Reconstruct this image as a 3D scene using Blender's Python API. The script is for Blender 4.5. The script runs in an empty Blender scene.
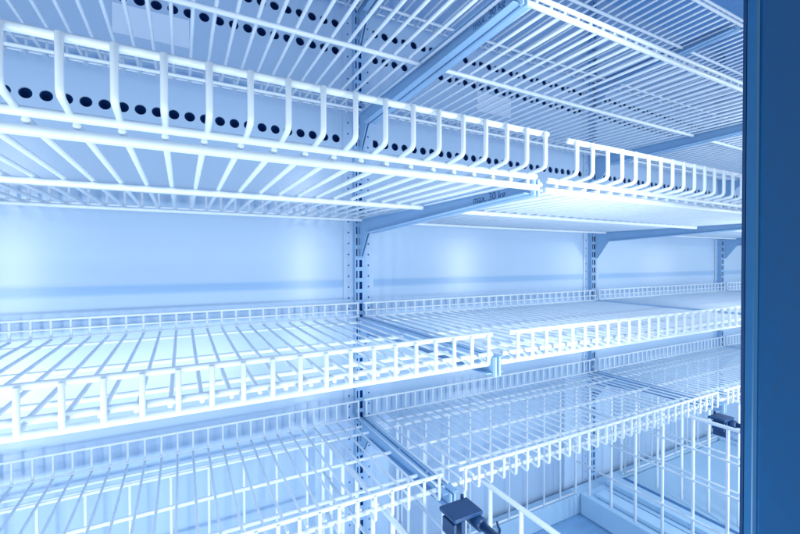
import bpy, math, random
from mathutils import Vector, Matrix
random.seed(7)
scene = bpy.context.scene
COL = scene.collection
W = 0.925                       # width of one bay
POSTS = [-0.5165, 0.4085, 1.3335, 2.2585, 3.1835]
WIRE0, PITCH = -0.506, 0.0291   # first deck wire and pitch, measured in the nearest bay

# ------------------------------------------------------------------ materials
def principled(name, base, rough=0.4, metal=0.0, spec=0.5, var=0.06, scale=6.0, bump=0.0, bscale=220.0, stretch=(1, 1, 1), coat=0.0):
    m = bpy.data.materials.new(name); m.use_nodes = True
    nt = m.node_tree; b = nt.nodes['Principled BSDF']
    b.inputs['Metallic'].default_value = metal
    b.inputs['Specular IOR Level'].default_value = spec
    b.inputs['Coat Weight'].default_value = coat
    tc = nt.nodes.new('ShaderNodeTexCoord')
    mp = nt.nodes.new('ShaderNodeMapping'); mp.inputs['Scale'].default_value = stretch
    nt.links.new(tc.outputs['Object'], mp.inputs['Vector'])
    n = nt.nodes.new('ShaderNodeTexNoise'); n.inputs['Scale'].default_value = scale; n.inputs['Detail'].default_value = 5
    nt.links.new(mp.outputs['Vector'], n.inputs['Vector'])
    r = nt.nodes.new('ShaderNodeValToRGB')
    r.color_ramp.elements[0].position = 0.3; r.color_ramp.elements[1].position = 0.7
    r.color_ramp.elements[0].color = tuple(c * (1 - var) for c in base) + (1,)
    r.color_ramp.elements[1].color = tuple(min(1, c * (1 + var)) for c in base) + (1,)
    nt.links.new(n.outputs['Fac'], r.inputs['Fac'])
    nt.links.new(r.outputs['Color'], b.inputs['Base Color'])
    mr = nt.nodes.new('ShaderNodeMapRange')
    mr.inputs['To Min'].default_value = max(0.02, rough * 0.85); mr.inputs['To Max'].default_value = min(1, rough * 1.15)
    nt.links.new(n.outputs['Fac'], mr.inputs['Value']); nt.links.new(mr.outputs['Result'], b.inputs['Roughness'])
    if bump:
        n2 = nt.nodes.new('ShaderNodeTexNoise'); n2.inputs['Scale'].default_value = bscale; n2.inputs['Detail'].default_value = 2
        nt.links.new(tc.outputs['Object'], n2.inputs['Vector'])
        bp = nt.nodes.new('ShaderNodeBump'); bp.inputs['Strength'].default_value = bump; bp.inputs['Distance'].default_value = 0.001
        nt.links.new(n2.outputs['Fac'], bp.inputs['Height']); nt.links.new(bp.outputs['Normal'], b.inputs['Normal'])
    return m

WALLC = (0.46, 0.61, 0.78)
M = {
 'wire':   principled('white_coated_wire', (0.80, 0.87, 0.93), 0.32, var=0.03, scale=14),
 'wall':   principled('painted_steel_wall', WALLC, 0.25, spec=0.75, var=0.025, scale=3, bump=0.012, bscale=240),
 'trench': principled('dark_seal', (0.06, 0.19, 0.40), 0.5, var=0.05, scale=20),
 'post':   principled('painted_post', (0.31, 0.51, 0.74), 0.33, var=0.05, scale=9),
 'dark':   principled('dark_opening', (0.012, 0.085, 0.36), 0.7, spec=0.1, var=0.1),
 'floor':  principled('steel_floor', (0.26, 0.48, 0.72), 0.45, var=0.12, scale=5, stretch=(1, 6, 1), bump=0.1),
 'ledge':  principled('painted_ledge', (0.45, 0.65, 0.82), 0.42, var=0.05, scale=5),
 'frame':  principled('navy_door_frame', (0.007, 0.102, 0.29), 0.55, spec=0.15, var=0.07, scale=60, bump=0.12, bscale=500),
 'frame2': principled('navy_frame_edge', (0.022, 0.145, 0.33), 0.35, var=0.05, scale=40),
 'black':  principled('dark_plastic', (0.010, 0.055, 0.16), 0.38, var=0.12, scale=30),
 'label':  principled('paper_label', (0.72, 0.83, 0.95), 0.6, var=0.02),
 'print':  principled('printed_ink', (0.03, 0.12, 0.32), 0.6, var=0.02),
 'ceil':   principled('painted_ceiling', (0.22, 0.45, 0.76), 0.3, var=0.04, scale=4),
}

def shade_material():      # soft shade painted as colour: darkest along its middle, wall colour at its edges
    m = principled('painted_shade_band', WALLC, 0.25, spec=0.6, var=0.02, scale=3); nt = m.node_tree; b = nt.nodes['Principled BSDF']
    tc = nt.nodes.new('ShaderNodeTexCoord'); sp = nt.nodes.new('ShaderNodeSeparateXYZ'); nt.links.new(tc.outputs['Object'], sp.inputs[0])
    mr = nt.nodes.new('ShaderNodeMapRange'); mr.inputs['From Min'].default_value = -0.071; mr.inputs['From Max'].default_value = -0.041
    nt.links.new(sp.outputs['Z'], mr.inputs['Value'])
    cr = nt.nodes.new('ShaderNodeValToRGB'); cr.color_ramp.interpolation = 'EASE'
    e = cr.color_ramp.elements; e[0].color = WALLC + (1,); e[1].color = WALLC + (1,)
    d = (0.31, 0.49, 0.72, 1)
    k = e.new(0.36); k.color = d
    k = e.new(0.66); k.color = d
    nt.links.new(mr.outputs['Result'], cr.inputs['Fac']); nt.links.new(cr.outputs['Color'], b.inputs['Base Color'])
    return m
M['wall_shade'] = shade_material()

# ------------------------------------------------------------------ mesh helpers
class MB:
    def __init__(s): s.v = []; s.f = []; s.sm = []
    def quad(s, pts, smooth=False):
        i = len(s.v); s.v += [tuple(p) for p in pts]; s.f.append(tuple(range(i, i + len(pts)))); s.sm.append(smooth)
    def box(s, x0, x1, y0, y1, z0, z1, b=0.0):
        if b <= 0:
            i = len(s.v)
            s.v += [(x, y, z) for z in (z0, z1) for y in (y0, y1) for x in (x0, x1)]
            for f in ((0, 2, 3, 1), (4, 5, 7, 6), (0, 1, 5, 4), (1, 3, 7, 5), (3, 2, 6, 7), (2, 0, 4, 6)):
                s.f.append(tuple(i + k for k in f)); s.sm.append(False)
        else:  # bevelled box: three nested rings of 8 points
            import bmesh
            bm = bmesh.new(); bmesh.ops.create_cube(bm, size=1)
            for v in bm.verts:
                v.co = Vector(((x0 + x1) / 2 + v.co.x * (x1 - x0), (y0 + y1) / 2 + v.co.y * (y1 - y0), (z0 + z1) / 2 + v.co.z * (z1 - z0)))
            bmesh.ops.bevel(bm, geom=bm.edges[:], offset=b, segments=2, affect='EDGES', profile=0.5)
            s.add_bm(bm); bm.free()
    def add_bm(s, bm, smooth=False):
        bm.verts.index_update(); i = len(s.v)
        s.v += [tuple(v.co) for v in bm.verts]
        for f in bm.faces:
            s.f.append(tuple(i + v.index for v in f.verts)); s.sm.append(smooth)
    def prism(s, poly, x0, x1):          # polygon in (y,z), counter-clockwise seen from +x, extruded along x
        n = len(poly); i = len(s.v)
        s.v += [(x0, y, z) for y, z in poly] + [(x1, y, z) for y, z in poly]
        s.f.append(tuple(i + k for k in reversed(range(n)))); s.sm.append(False)
        s.f.append(tuple(i + n + k for k in range(n))); s.sm.append(False)
        for k in range(n):
            l = (k + 1) % n
            s.f.append((i + k, i + l, i + n + l, i + n + k)); s.sm.append(False)
    def tube(s, pts, r, n=8):
        P = [Vector(p) for p in pts]; rings = []
        t0 = (P[1] - P[0]).normalized()
        up = Vector((0, 0, 1)) if abs(t0.z) < 0.9 else Vector((1, 0, 0))
        nrm = (up - t0 * up.dot(t0)).normalized(); prev = t0
        for k, p in enumerate(P):
            a = (P[k] - P[k - 1]).normalized() if k else t0
            b = (P[k + 1] - P[k]).normalized() if k < len(P) - 1 else a
            t = (a + b).normalized()
            q = prev.rotation_difference(t); nrm = (q @ nrm); nrm = (nrm - t * nrm.dot(t)).normalized(); prev = t
            bi = t.cross(nrm); sc = 1 / max(0.5, t.dot(a)) if k else 1
            rings.append([p + (nrm * math.cos(2 * math.pi * j / n) + bi * math.sin(2 * math.pi * j / n)) * r * sc for j in range(n)])
        # small dome at both ends
        e0 = [P[0] + (q - P[0]) * 0.75 - t0 * r * 0.25 for q in rings[0]]
        tl = (P[-1] - P[-2]).normalized()
        e1 = [P[-1] + (q - P[-1]) * 0.75 + tl * r * 0.25 for q in rings[-1]]
        rings = [e0] + rings + [e1]
        i = len(s.v)
        for R in rings: s.v += [tuple(q) for q in R]
        for k in range(len(rings) - 1):
            for j in range(n):
                l = (j + 1) % n
                s.f.append((i + k * n + j, i + k * n + l, i + (k + 1) * n + l, i + (k + 1) * n + j)); s.sm.append(True)
        s.f.append(tuple(i + j for j in reversed(range(n)))); s.sm.append(True)
        s.f.append(tuple(i + (len(rings) - 1) * n + j for j in range(n))); s.sm.append(True)
    def disc(s, x, y, z, r, n=16, dy=0.02):   # a short cup facing -y
        i = len(s.v)
        c = [(math.cos(2 * math.pi * k / n) * r, math.sin(2 * math.pi * k / n) * r) for k in range(n)]
        s.v += [(x + a, y, z + b) for a, b in c]
        s.f.append(tuple(i + k for k in range(n))); s.sm.append(False)
    def build(s, name, mat, parent=None, bevel=0.0):
        me = bpy.data.meshes.new(name); me.from_pydata(s.v, [], s.f); me.update()
        me.polygons.foreach_set('use_smooth', s.sm); me.materials.append(mat)
        o = bpy.data.objects.new(name, me); COL.objects.link(o)
        if parent is not None: o.parent = parent
        if bevel:
            b = o.modifiers.new('soft_edges', 'BEVEL'); b.width = bevel; b.segments = 2; b.limit_method = 'ANGLE'
        return o

def bend(pts, r, k=4):     # rounds the inner corners of a polyline
    P = [Vector(p) for p in pts]; out = [P[0]]
    for i in range(1, len(P) - 1):
        a = (P[i - 1] - P[i]); b = (P[i + 1] - P[i]); d = min(r, a.length * 0.48, b.length * 0.48)
        A = P[i] + a.normalized() * d; B = P[i] + b.normalized() * d
        for j in range(k + 1):
            t = j / k; out.append(A * (1 - t) ** 2 + P[i] * 2 * t * (1 - t) + B * t * t)
    out.append(P[-1]); return out

def tag(o, label, cat, group=None, kind=None):
    o['label'] = label; o['category'] = cat
    if group: o['group'] = group
    if kind: o['kind'] = kind
    return o
def thing(name, loc=(0, 0, 0)):
    o = bpy.data.objects.new(name, None); o.empty_display_size = 0.05; o.location = loc; COL.objects.link(o); return o
def copy_tree(o, parent=None):
    c = o.copy(); COL.objects.link(c)
    if parent is not None: c.parent = parent
    for ch in o.children: copy_tree(ch, c)
    return c

# ------------------------------------------------------------------ cabinet body
XL, XR = -1.45, 4.2
FLOOR_Z, CEIL_Z = -0.875, 0.98
cab = thing('refrigerated_cabinet', (0, 1.0, FLOOR_Z))
tag(cab, 'open refrigerated display cabinet lining: glossy pale blue back wall, slotted posts and floor well', 'cabinet')
def cpart(mb, name, mat, bevel=0.0):
    o = mb.build(name, mat, cab, bevel); o.location = (0, -1.0, -FLOOR_Z); return o
# back wall with real round openings
ROWS = [0.3165, 0.540, 0.609]
HP, HR = 0.0302, 0.0104
wall = MB(); Yw = 1.0
def wrect(x0, x1, z0, z1): 
    if x1 - x0 > 1e-6 and z1 - z0 > 1e-6: wall.quad([(x0, Yw, z0), (x1, Yw, z0), (x1, Yw, z1), (x0, Yw, z1)])
def hole_cell(cx, cz, h, n=24, wall=wall, HR=HR, Yw=Yw):
    ring = []; sq = []
    for k in range(n):
        a = 2 * math.pi * (k + 0.5) / n; c, s_ = math.cos(a), math.sin(a); m = max(abs(c), abs(s_))
        ring.append((cx + c * HR, cz + s_ * HR)); sq.append((cx + c / m * h, cz + s_ / m * h))
    # insert square corners by splitting into quads; corner gaps are closed with triangles
    for k in range(n):
        l = (k + 1) % n
        wall.quad([(sq[k][0], Yw, sq[k][1]), (sq[l][0], Yw, sq[l][1]), (ring[l][0], Yw, ring[l][1]), (ring[k][0], Yw, ring[k][1])])
        if abs(sq[k][0] - sq[l][0]) > 1e-6 and abs(sq[k][1] - sq[l][1]) > 1e-6:
            X = cx + (h if sq[k][0] + sq[l][0] > 2 * cx else -h); Z = cz + (h if sq[k][1] + sq[l][1] > 2 * cz else -h)
            wall.quad([(sq[k][0], Yw, sq[k][1]), (X, Yw, Z), (sq[l][0], Yw, sq[l][1])])
        wall.quad([(ring[k][0], Yw, ring[k][1]), (ring[l][0], Yw, ring[l][1]), (ring[l][0], Yw + 0.004, ring[l][1]), (ring[k][0], Yw + 0.004, ring[k][1])])
h = HP / 2
starts = [p + 0.051 for p in POSTS[:-1]]
NH = 28
levels = sorted(ROWS); zc = FLOOR_Z

for z in levels:
    wrect(XL, XR, zc, z - h)
    x = XL
    for sx in starts:
        wrect(x, sx - h, z - h, z + h)
        for k in range(NH): hole_cell(sx + k * HP, z, h)
        x = sx + (NH - 1) * HP + h
    wrect(x, XR, z - h, z + h)
    zc = z + h
wrect(XL, XR, zc, CEIL_Z)
cpart(wall, 'back_wall', M['wall'])
ss = MB(); ss.box(XL, XR, 0.9996, 1.0006, -0.071, -0.041); cpart(ss, 'shade_strip', M['wall_shade'])  # thin strip that carries the painted band of shade
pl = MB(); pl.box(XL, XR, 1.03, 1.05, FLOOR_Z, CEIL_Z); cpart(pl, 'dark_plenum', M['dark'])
ce = MB(); ce.box(XL, XR, 0.16, 1.0, CEIL_Z, CEIL_Z + 0.02); cpart(ce, 'ceiling_panel', M['ceil'])
fl = MB(); fl.box(XL, XR, 0.0, 1.0, FLOOR_Z - 0.02, FLOOR_Z); cpart(fl, 'floor_pan', M['floor'])
ke = MB(); ke.box(XL, XR, 0.945, 0.985, FLOOR_Z + 0.001, -0.806); cpart(ke, 'rear_kerb', M['ledge'], 0.002)
fr = MB(); fr.box(XL, XR, -0.02, 0.02, FLOOR_Z - 0.02, -0.70); cpart(fr, 'front_sill', M['ledge'], 0.003)
rp = MB(); rp.box(1.462, 2.18, 0.06, 0.940, -0.835, -0.812); cpart(rp, 'raised_pan', M['ledge'], 0.003)
cf = MB(); cf.box(XL, XR, 0.06, 0.085, 0.46, CEIL_Z + 0.02); cpart(cf, 'light_blocker', M['ceil'], 0.003)  # unseen panel, added to keep world light off the upper shelves
# low bulkheads between the wells
for c in (0.398, 1.325, 2.255):
    b = MB(); b.box(c - 0.118, c + 0.118, 0.05, 0.942, FLOOR_Z + 0.001, -0.800, 0.004)
    b.box(c - 0.095, c - 0.045, 0.06, 0.90, -0.799, -0.786, 0.003)
    b.box(c + 0.0, c + 0.06, 0.06, 0.93, -0.799, -0.780, 0.003)
    cpart(b, 'bulkhead', M['ledge'])
    s = MB(); s.box(c - 0.030, c - 0.022, 0.06, 0.90, -0.7995, -0.7985); 
    cpart(s, 'drain_slot', M['trench'])
    s = MB(); s.box(c + 0.098, c + 0.110, 0.06, 0.93, -0.7995, -0.7975); cpart(s, 'sealing_strip', M['trench'])
# slotted posts, with holes punched in the face
SP = 0.0284
for px in POSTS[1:-1]:
    p = MB(); y0, y1 = 0.984, 0.9995
    # side and back webs
    p.quad([(px - .0140, y1, FLOOR_Z), (px - .0140, y0, FLOOR_Z), (px - .0140, y0, CEIL_Z), (px - .0140, y1, CEIL_Z)][::-1])
    p.quad([(px + .0140, y0, FLOOR_Z), (px + .0140, y1, FLOOR_Z), (px + .0140, y1, CEIL_Z), (px + .0140, y0, CEIL_Z)])
    def strip(a, b): p.quad([(px + a, y0, FLOOR_Z), (px + b, y0, FLOOR_Z), (px + b, y0, CEIL_Z), (px + a, y0, CEIL_Z)])
    strip(-.0140, -.0110); strip(-.0075, -.0025); strip(.0055, .0140)
    n = int((CEIL_Z - FLOOR_Z) / SP)
    for k in range(n + 1):
        za = FLOOR_Z + k * SP; zb = min(CEIL_Z, za + SP * 0.34)
        for a, b in ((-.0110, -.0075), (-.0025, .0055)):
            p.quad([(px + a, y0, za), (px + b, y0, za), (px + b, y0, zb), (px + a, y0, zb)])
    o = cpart(p, 'slotted_post', M['post'])
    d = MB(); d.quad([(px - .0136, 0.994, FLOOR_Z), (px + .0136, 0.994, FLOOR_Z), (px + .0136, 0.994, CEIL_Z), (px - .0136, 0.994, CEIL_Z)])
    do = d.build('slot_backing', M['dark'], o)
    for sx in (-.0265, .0295):
        e = MB(); hh = SP / 2
        for k in range(n): hole_cell(px + sx, FLOOR_Z + (k + .5) * SP, hh * 0.999, 16, e, 0.0024, 0.9984)
        fo = cpart(e, 'perforated_flange', M['wall'])
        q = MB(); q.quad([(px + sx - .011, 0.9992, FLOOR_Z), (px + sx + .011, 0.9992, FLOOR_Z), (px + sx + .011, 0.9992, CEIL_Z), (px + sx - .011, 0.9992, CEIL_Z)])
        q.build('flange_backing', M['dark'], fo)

# ------------------------------------------------------------------ labels on the wall
for i, (x0, txt) in enumerate(((-0.1195, 'blank pale rectangular sticker on the back wall between hole rows, left of the nearest post'),
                               (0.803, 'blank pale rectangular sticker on the back wall between hole rows, right of the nearest post'))):
    o = MB(); o.box(x0, x0 + 0.138, 0.9982, 0.9994, 0.4635, 0.5235)
    ob = o.build('wall_sticker', M['label']); tag(ob, txt, 'sticker', 'stickers on the cabinet back wall')

# ------------------------------------------------------------------ wire shelves
def make_shelf(zr, zf, yf, mids, yg=None, ztop=None, zbot=None, rear_h=0.036, rear_mid=False, RW=0.0026, gspan=(0.033, 0.902, 29), single=False):
    """one shelf of a bay; local x = 0 at the left post"""
    root = thing('wire_shelf')
    YR = 0.967; bx = 0.0105; nW = 32
    def zd(y): return zr + (zf - zr) * (YR - y) / (YR - yf)
    deck = MB()
    for k in range(nW):
        x = bx + k * PITCH + random.uniform(-.0004, .0004)
        deck.tube([(x, yf + 0.0005, zd(yf + .0005)), (x, (yf + YR) / 2, zd((yf + YR) / 2) - 0.0006), (x, YR + 0.0015, zd(YR))], RW)
    deck.build('deck', M['wire'], root)
    x0, x1 = 0.004, 0.905
    for y, r in mids:
        t = MB(); z = zd(y) - RW - r * 0.9
        t.tube([(x0 - .002, y, z), ((x0 + x1) / 2, y, z - 0.0008), (x1, y, z)], r, 10); t.build('support_rail', M['wire'], root)
    fx0, fx1 = 0.030, 0.928
    t = MB(); z = zd(yf) - RW - 0.0040
    t.tube([(fx0 - .012, yf, z), ((fx0 + fx1) / 2, yf, z - 0.001), (fx1, yf, z)], 0.0042, 10); t.build('front_rail', M['wire'], root)
    g = MB(); zt = zr + rear_h; yr = YR + 0.004
    for k in range(nW):
        x = bx + k * PITCH
        g.tube(bend([(x, YR - 0.012, zd(YR) + .0002), (x, yr, zd(YR)), (x, yr, zt)], 0.006, 3), RW * 0.95, 6)
    g.tube([(x0, yr, zt), (x1 + .01, yr, zt)], 0.0026, 8)
    g.tube([(x0, yr - .004, zr + 0.004), (x1 + .01, yr - .004, zr + 0.004)], 0.0022, 8)
    if rear_mid: g.tube([(x0, yr - .003, zr + rear_h * 0.52), (x1 + .01, yr - .003, zr + rear_h * 0.52)], 0.0019, 8)
    g.build('rear_guard', M['wire'], root)
    if yg is not None:
        f = MB(); zu = zd(yf) + RW + 0.0038
        if zbot is None: zbot = zu + 0.004
        if single: zu = zd(yf) - RW - 0.0040
        else: f.tube([(fx0 - .008, yf, zu), ((fx0 + fx1) / 2, yf, zu - .001), (fx1 - .003, yf, zu)], 0.0040, 10)
        gx0, gx1, n = gspan
        f.tube([(gx0 - .011, yg, ztop), (gx1 + .009, yg, ztop)], 0.0035, 10)
        for k in range(n + 1):
            x = gx0 + (gx1 - gx0) * k / n
            f.tube(bend([(x, yg - 0.0052, ztop + 0.0005), (x, yg - 0.0052, zbot), (x, yf + 0.002, zu + (zbot - zu) * 0.2)], 0.006, 4), 0.0027, 8)
        f.build('front_guard', M['wire'], root)
    else:
        f = MB(); zu = zd(yf) + RW + 0.0034
        f.tube([(fx0 - .008, yf, zu), (fx1, yf, zu)], 0.0036, 10); f.build('front_rail', M['wire'], root)
    return root

LV = [  # z rear, z front, y front rail, [(y, radius) rails], guard y/top/bottom
 dict(zr=0.640, zf=0.640, yf=0.540, mids=[(0.921, .0036), (0.680, .0040)], rear_h=0.030, RW=.0029),
 dict(zr=0.377, zf=0.368, yf=0.4225, mids=[(0.922, .0036), (0.650, .0042)], rear_h=0.030, RW=.0029),
 dict(zr=0.1085, zf=0.1035, yf=0.388, mids=[(0.925, .0034), (0.640, .0044)], yg=0.3622, ztop=0.1570, zbot=0.1150, rear_h=0.035, RW=.0029, gspan=(.0405, .909, 28)),
 dict(zr=-0.1430, zf=-0.1455, yf=0.474, mids=[(0.930, .0030), (0.717, .0036), (0.560, .0034)], yg=0.4585, ztop=-0.1055, zbot=-0.1465, rear_h=0.038, rear_mid=True),
 dict(zr=-0.4020, zf=-0.3985, yf=0.604, single=True, mids=[(0.930, .0030), (0.889, .0030), (0.772, .0036), (0.662, .0034)], yg=0.586, ztop=-0.3695, zbot=-0.4090, rear_h=0.045, RW=.0023),
]
LNAME = ['topmost', 'second from top', 'third from top', 'fourth from top', 'lowest']
LEXTRA = ['topmost white wire shelf', 'white wire shelf second from top', 'third wire shelf from top', 'fourth wire shelf from top', 'lowest white wire shelf']
BNAME = ['left of the nearest post', 'between nearest and second post', 'between second and third post', 'beyond the third post by the dark door frame']
for li, kw in enumerate(LV):
    first = make_shelf(**kw)
    for bi in range(4):
        o = first if bi == 0 else copy_tree(first)
        o.location = (POSTS[bi], 0, random.uniform(-.0008, .0008) - (0.002 if (li == 2 and bi == 1) else 0))
        tag(o, LEXTRA[li] + ', ' + BNAME[bi], 'shelf', 'white wire shelves of the cabinet')

# ------------------------------------------------------------------ brackets
def make_bracket(yf, drop=0.0, front_drop=0.018, marked=False):
    root = thing('shelf_bracket')
    a = MB(); yb = 0.977
    def prof(t): return [(yf, -front_drop), (yf + 0.07, -front_drop - 0.002), (0.925, -0.036), (0.930, -0.038), (yb - 0.004, -0.096), (yb, -0.096), (yb, 0.0), (yf, 0.0)]
    poly = prof(0)[::-1]
    poly = poly[::-1]
    # two folded sheets back to back with a dark gap between
    for s in (-1, 1):
        xa, xb = sorted((s * 0.0022, s * 0.0042)); a.prism(poly, xa, xb)
        xa, xb = sorted((s * 0.0042, s * 0.0160)); a.box(xa, xb, yf + 0.004, yb - 0.004, -0.0018, -0.0001)
        e0, e1 = -front_drop - 0.0026, -0.0362
        a.prism([(yf + 0.0045, e0 + 0.0018), (yf + 0.073, e0), (0.922, e1), (0.922, e1 + 0.0016), (yf + 0.073, e0 + 0.0016), (yf + 0.0045, e0 + 0.0034)], xa, xb)
    a.build('arm', M['post'], root, 0.0005)
    for s in (-1, 1):
        t = MB(); t.box(*sorted((s * 0.0024, s * 0.0052)), yf - 0.003, yf + 0.004, -front_drop - 0.004, 0.001, 0.001); t.build('end_tab', M['ledge'], root)
    if marked:
        cu = bpy.data.curves.new('txt', 'FONT'); cu.body = 'max. 30 kg'; cu.size = 0.0165; cu.extrude = 0.0001
        to = bpy.data.objects.new('txt', cu); COL.objects.link(to)
        bpy.context.view_layer.update()
        me = bpy.data.meshes.new_from_object(to.evaluated_get(bpy.context.evaluated_depsgraph_get()))
        bpy.data.objects.remove(to)
        me.materials.append(M['print'])
        ob = bpy.data.objects.new('load_marking', me); COL.objects.link(ob); ob.parent = root
        ob.matrix_local = Matrix(((0, 0, -1, -0.0044), (-1, 0, 0, 0.512), (0, 1, 0, -0.0155), (0, 0, 0, 1)))
    return root
BZ = [0.648, 0.376, 0.1062, -0.1415, -0.4010]
BF = [0.55, 0.408, 0.388, 0.462, 0.575]
PN = ['nearest slotted post', 'second slotted post', 'third slotted post']
for li in range(5):
    first = make_bracket(BF[li], front_drop=[.02, .028, .017, .024, .020][li], marked=li in (1, 2))
    for pi in range(3):
        o = first if pi == 0 else copy_tree(first)
        o.location = (POSTS[pi + 1], 0, BZ[li])
        extra = ' marked max. 30 kg' if (li in (1, 2) and pi == 0) else ''
        tag(o, 'steel shelf bracket%s on the %s, %s' % (extra, PN[pi], LNAME[li]), 'bracket', 'steel shelf brackets on the posts')

# ------------------------------------------------------------------ wire dividers and rear grids in the wells
def side_divider(x, label, y0=0.14, y1=0.955, top=-0.418, bot=-0.790):
    root = thing('wire_divider', (x, 0, 0))
    t = MB(); t.tube(bend([(0, y1, bot), (0, y1, top), (0, y0, top), (0, y0, bot)], 0.014), 0.0047, 10); t.build('top_bar', M['wire'], root)
    g = MB(); y = y1 - 0.052
    while y > y0 + 0.03:
        g.tube([(0.003, y, top - .002), (0.003, y, bot)], 0.0042, 8); y -= 0.0785
    g.build('upright_wires', M['wire'], root)
    c = MB()
    for z in (-0.500, -0.585, -0.69):
        c.tube([(-0.004, y0 + .002, z), (-0.004, y1 - .002, z)], 0.0032, 8)
    c.build('cross_wires', M['wire'], root)
    tag(root, label, 'divider', 'white wire dividers in the lower wells')
side_divider(0.297, 'white wire divider under the lowest left shelf, left side of the nearest bulkhead')
side_divider(0.502, 'white wire divider with bright top bar, right beside the dark clip at bottom centre')
side_divider(1.200, 'tall white wire divider at lower right, left side of the far bulkhead')
side_divider(1.452, 'white wire divider at lower right, right side of the far bulkhead')
def rear_grid(x0, x1, label, y=0.952, bot=-0.800, top=-0.432):
    root = thing('wire_grid', (x0, y, bot))
    g = MB(); n = round((x1 - x0) / (0.070 if x0 < 0 else 0.0795)); L = x1 - x0
    for k in range(n + 1):
        g.tube([(L * k / n, -0.004, 0), (L * k / n, -0.004, top - bot)], 0.0031, 8)
    g.build('upright_wires', M['wire'], root)
    c = MB()
    for z in (0, 0.219, top - bot): c.tube([(-.01, 0, z), (L + .01, 0, z)], 0.0033, 8)
    c.build('cross_wires', M['wire'], root)
    tag(root, label, 'wire grid', 'white rear wire grids in the lower wells')
rear_grid(-0.5835, 0.2565, 'white wire grid against the lower back wall, under the lowest shelf left of nearest post')
rear_grid(0.51, 1.19, 'white wire grid against the lower back wall, between nearest and second post')
rear_grid(1.465, 2.14, 'white wire grid against the lower back wall, between second and third post')

# ------------------------------------------------------------------ dark clips with a rod
def make_clip():
    root = thing('divider_clip')
    c = MB(); c.box(-0.027, 0.027, -0.021, 0.021, -0.007, 0.0, 0.0018); c.build('cap', M['black'], root)
    j = MB()
    j.box(-0.0285, -0.022, -0.020, 0.010, -0.032, -0.0085, 0.0015); j.box(-0.013, -0.005, -0.019, 0.014, -0.052, -0.0085, 0.0015)
    j.box(-0.0215, -0.0135, 0.000, 0.008, -0.022, -0.0085, 0.001)
    j.build('jaw', M['black'], root)
    s = MB(); s.tube([(0.020, 0.0, -0.018), (0.020, -0.026, -0.018)], 0.0105, 16); s.build('collar', M['black'], root)
    r = MB(); r.tube([(0.020, -0.024, -0.018), (0.020, -0.36, -0.018)], 0.0065, 14); r.build('rod', M['black'], root)
    p = MB(); p.box(0.018, 0.023, 0.0225, 0.0265, -0.03, 0.004, 0.001); p.build('pin', M['black'], root)
    return root
k = make_clip(); k.location = (0.381, 0.5135, -0.385)
tag(k, 'dark clip with square cap and round rod at bottom centre, before nearest post', 'clip', 'dark clips holding the dividers')
k2 = copy_tree(k); k2.location = (1.328, 0.580, -0.436)
tag(k2, 'dark blue plastic clip with rod at right, partly behind the dark door frame', 'clip', 'dark clips holding the dividers')
hk = MB(); hk.tube(bend([(0, 0, 0.012), (0, -.004, 0), (0.006, -.006, -0.010), (0.008, -.002, -0.026)], .004), 0.0032, 8)
hk = hk.build('wire_hook', M['black']); hk.location = (0.835, 0.944, -0.800)
tag(hk, 'small dark hook on the bottom wire of the rear grid, right of the clip', 'hook', 'small dark hooks on the rear grids')
h2 = hk.copy(); COL.objects.link(h2); h2.location = (1.66, 0.944, -0.800)
tag(h2, 'small dark hook on the bottom rear wire behind the tall divider at right', 'hook', 'small dark hooks on the rear grids')

# ------------------------------------------------------------------ dark door frame on the right
df = thing('door_frame', (0.40, 0.155, FLOOR_Z))
tag(df, 'tall navy blue metal door frame filling the right edge of the photo', 'door frame')
def dpart(mb, name, mat, bevel=0.0):
    o = mb.build(name, mat, df, bevel); o.location = (-0.40, -0.155, -FLOOR_Z); return o
b = MB(); b.box(0.4085, 0.56, 0.1517, 0.1616, FLOOR_Z + 0.001, CEIL_Z); dpart(b, 'frame_post', M['frame'], 0.0008)
b = MB(); b.box(0.452, 0.54, 0.1618, 0.1795, FLOOR_Z + 0.001, CEIL_Z); dpart(b, 'frame_spine', M['frame'], 0.0008)
e = MB(); e.box(0.4000, 0.4066, 0.1525, 0.1590, FLOOR_Z + 0.001, CEIL_Z); dpart(e, 'edge_strip', M['frame2'], 0.0012)
g = MB(); g.box(0.4002, 0.4084, 0.1592, 0.1614, FLOOR_Z + 0.001, CEIL_Z); dpart(g, 'rubber_seal', M['black'])
g = MB(); g.box(0.4067, 0.4084, 0.1535, 0.1590, FLOOR_Z + 0.001, CEIL_Z); dpart(g, 'rubber_gasket', M['black'])

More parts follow.
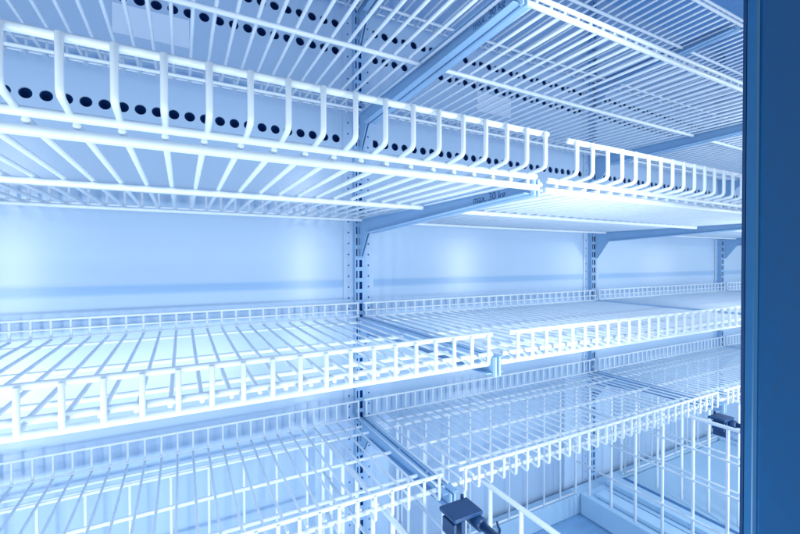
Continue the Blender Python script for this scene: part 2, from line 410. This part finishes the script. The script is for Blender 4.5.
# ------------------------------------------------------------------ lamps: upright tubes behind the door posts, plus one added low lamp
def tube_lamp(x, z0, z1, power, w=0.03):
    l = bpy.data.lights.new('tube_lamp', 'AREA'); l.shape = 'RECTANGLE'; l.size = w; l.size_y = z1 - z0
    l.energy = power; l.color = (0.81, 0.892, 0.98)
    o = bpy.data.objects.new('tube_lamp', l); COL.objects.link(o)
    o.matrix_world = Matrix(((1, 0, 0, x), (0, 0, -1, 0.187), (0, 1, 0, (z0 + z1) / 2), (0, 0, 0, 1)))
    return o
for x, pw in ((-0.50, 0.85), (0.480, 0.80), (1.335, 1.2), (2.27, 1.0), (3.13, 1.0)):
    tube_lamp(x, -0.75, 0.42, 4.6 * pw, 0.05)
def added_lamp(loc, target, sx, sy, power, name='added_lamp'):
    l = bpy.data.lights.new(name, 'AREA'); l.shape = 'RECTANGLE'; l.size = sx; l.size_y = sy; l.energy = power; l.color = (0.81, 0.892, 0.98)
    o = bpy.data.objects.new(name, l); COL.objects.link(o); o.location = loc
    o.rotation_euler = (Vector(target) - Vector(loc)).to_track_quat('-Z', 'Y').to_euler(); return o
added_lamp((-0.24, -0.16, -0.53), (-0.14, 0.8, -0.18), 1.0, 0.17, 7.6)  # unseen low lamp, added to whiten the near guards and lower wall

w = bpy.data.worlds.new('World'); scene.world = w; w.use_nodes = True
bg = w.node_tree.nodes['Background']; bg.inputs['Color'].default_value = (0.55, 0.78, 1.0, 1); bg.inputs['Strength'].default_value = 0.45

# ------------------------------------------------------------------ camera
yaw, pitch, roll = 0.49076, 0.012657, -0.00287
f = Vector((math.sin(yaw) * math.cos(pitch), math.cos(yaw) * math.cos(pitch), -math.sin(pitch)))
r = Vector((math.cos(yaw), -math.sin(yaw), 0)); u = r.cross(f)
r2 = r * math.cos(roll) + u * math.sin(roll); u2 = -r * math.sin(roll) + u * math.cos(roll)
cd = bpy.data.cameras.new('camera'); cam = bpy.data.objects.new('camera', cd); COL.objects.link(cam)
cam.matrix_world = Matrix(((r2.x, u2.x, -f.x, 0), (r2.y, u2.y, -f.y, 0), (r2.z, u2.z, -f.z, 0), (0, 0, 0, 1)))
cd.sensor_width = 36; cd.lens = 408.05 / 800 * 36; cd.clip_start = 0.01; cd.clip_end = 100
scene.camera = cam
vs = scene.view_settings; vs.view_transform = 'Standard'; vs.look = 'None'; vs.exposure = 0.16; vs.gamma = 1
scene.cycles.max_bounces = 10; scene.cycles.diffuse_bounces = 6; scene.cycles.glossy_bounces = 5
scene.cycles.use_denoising = True
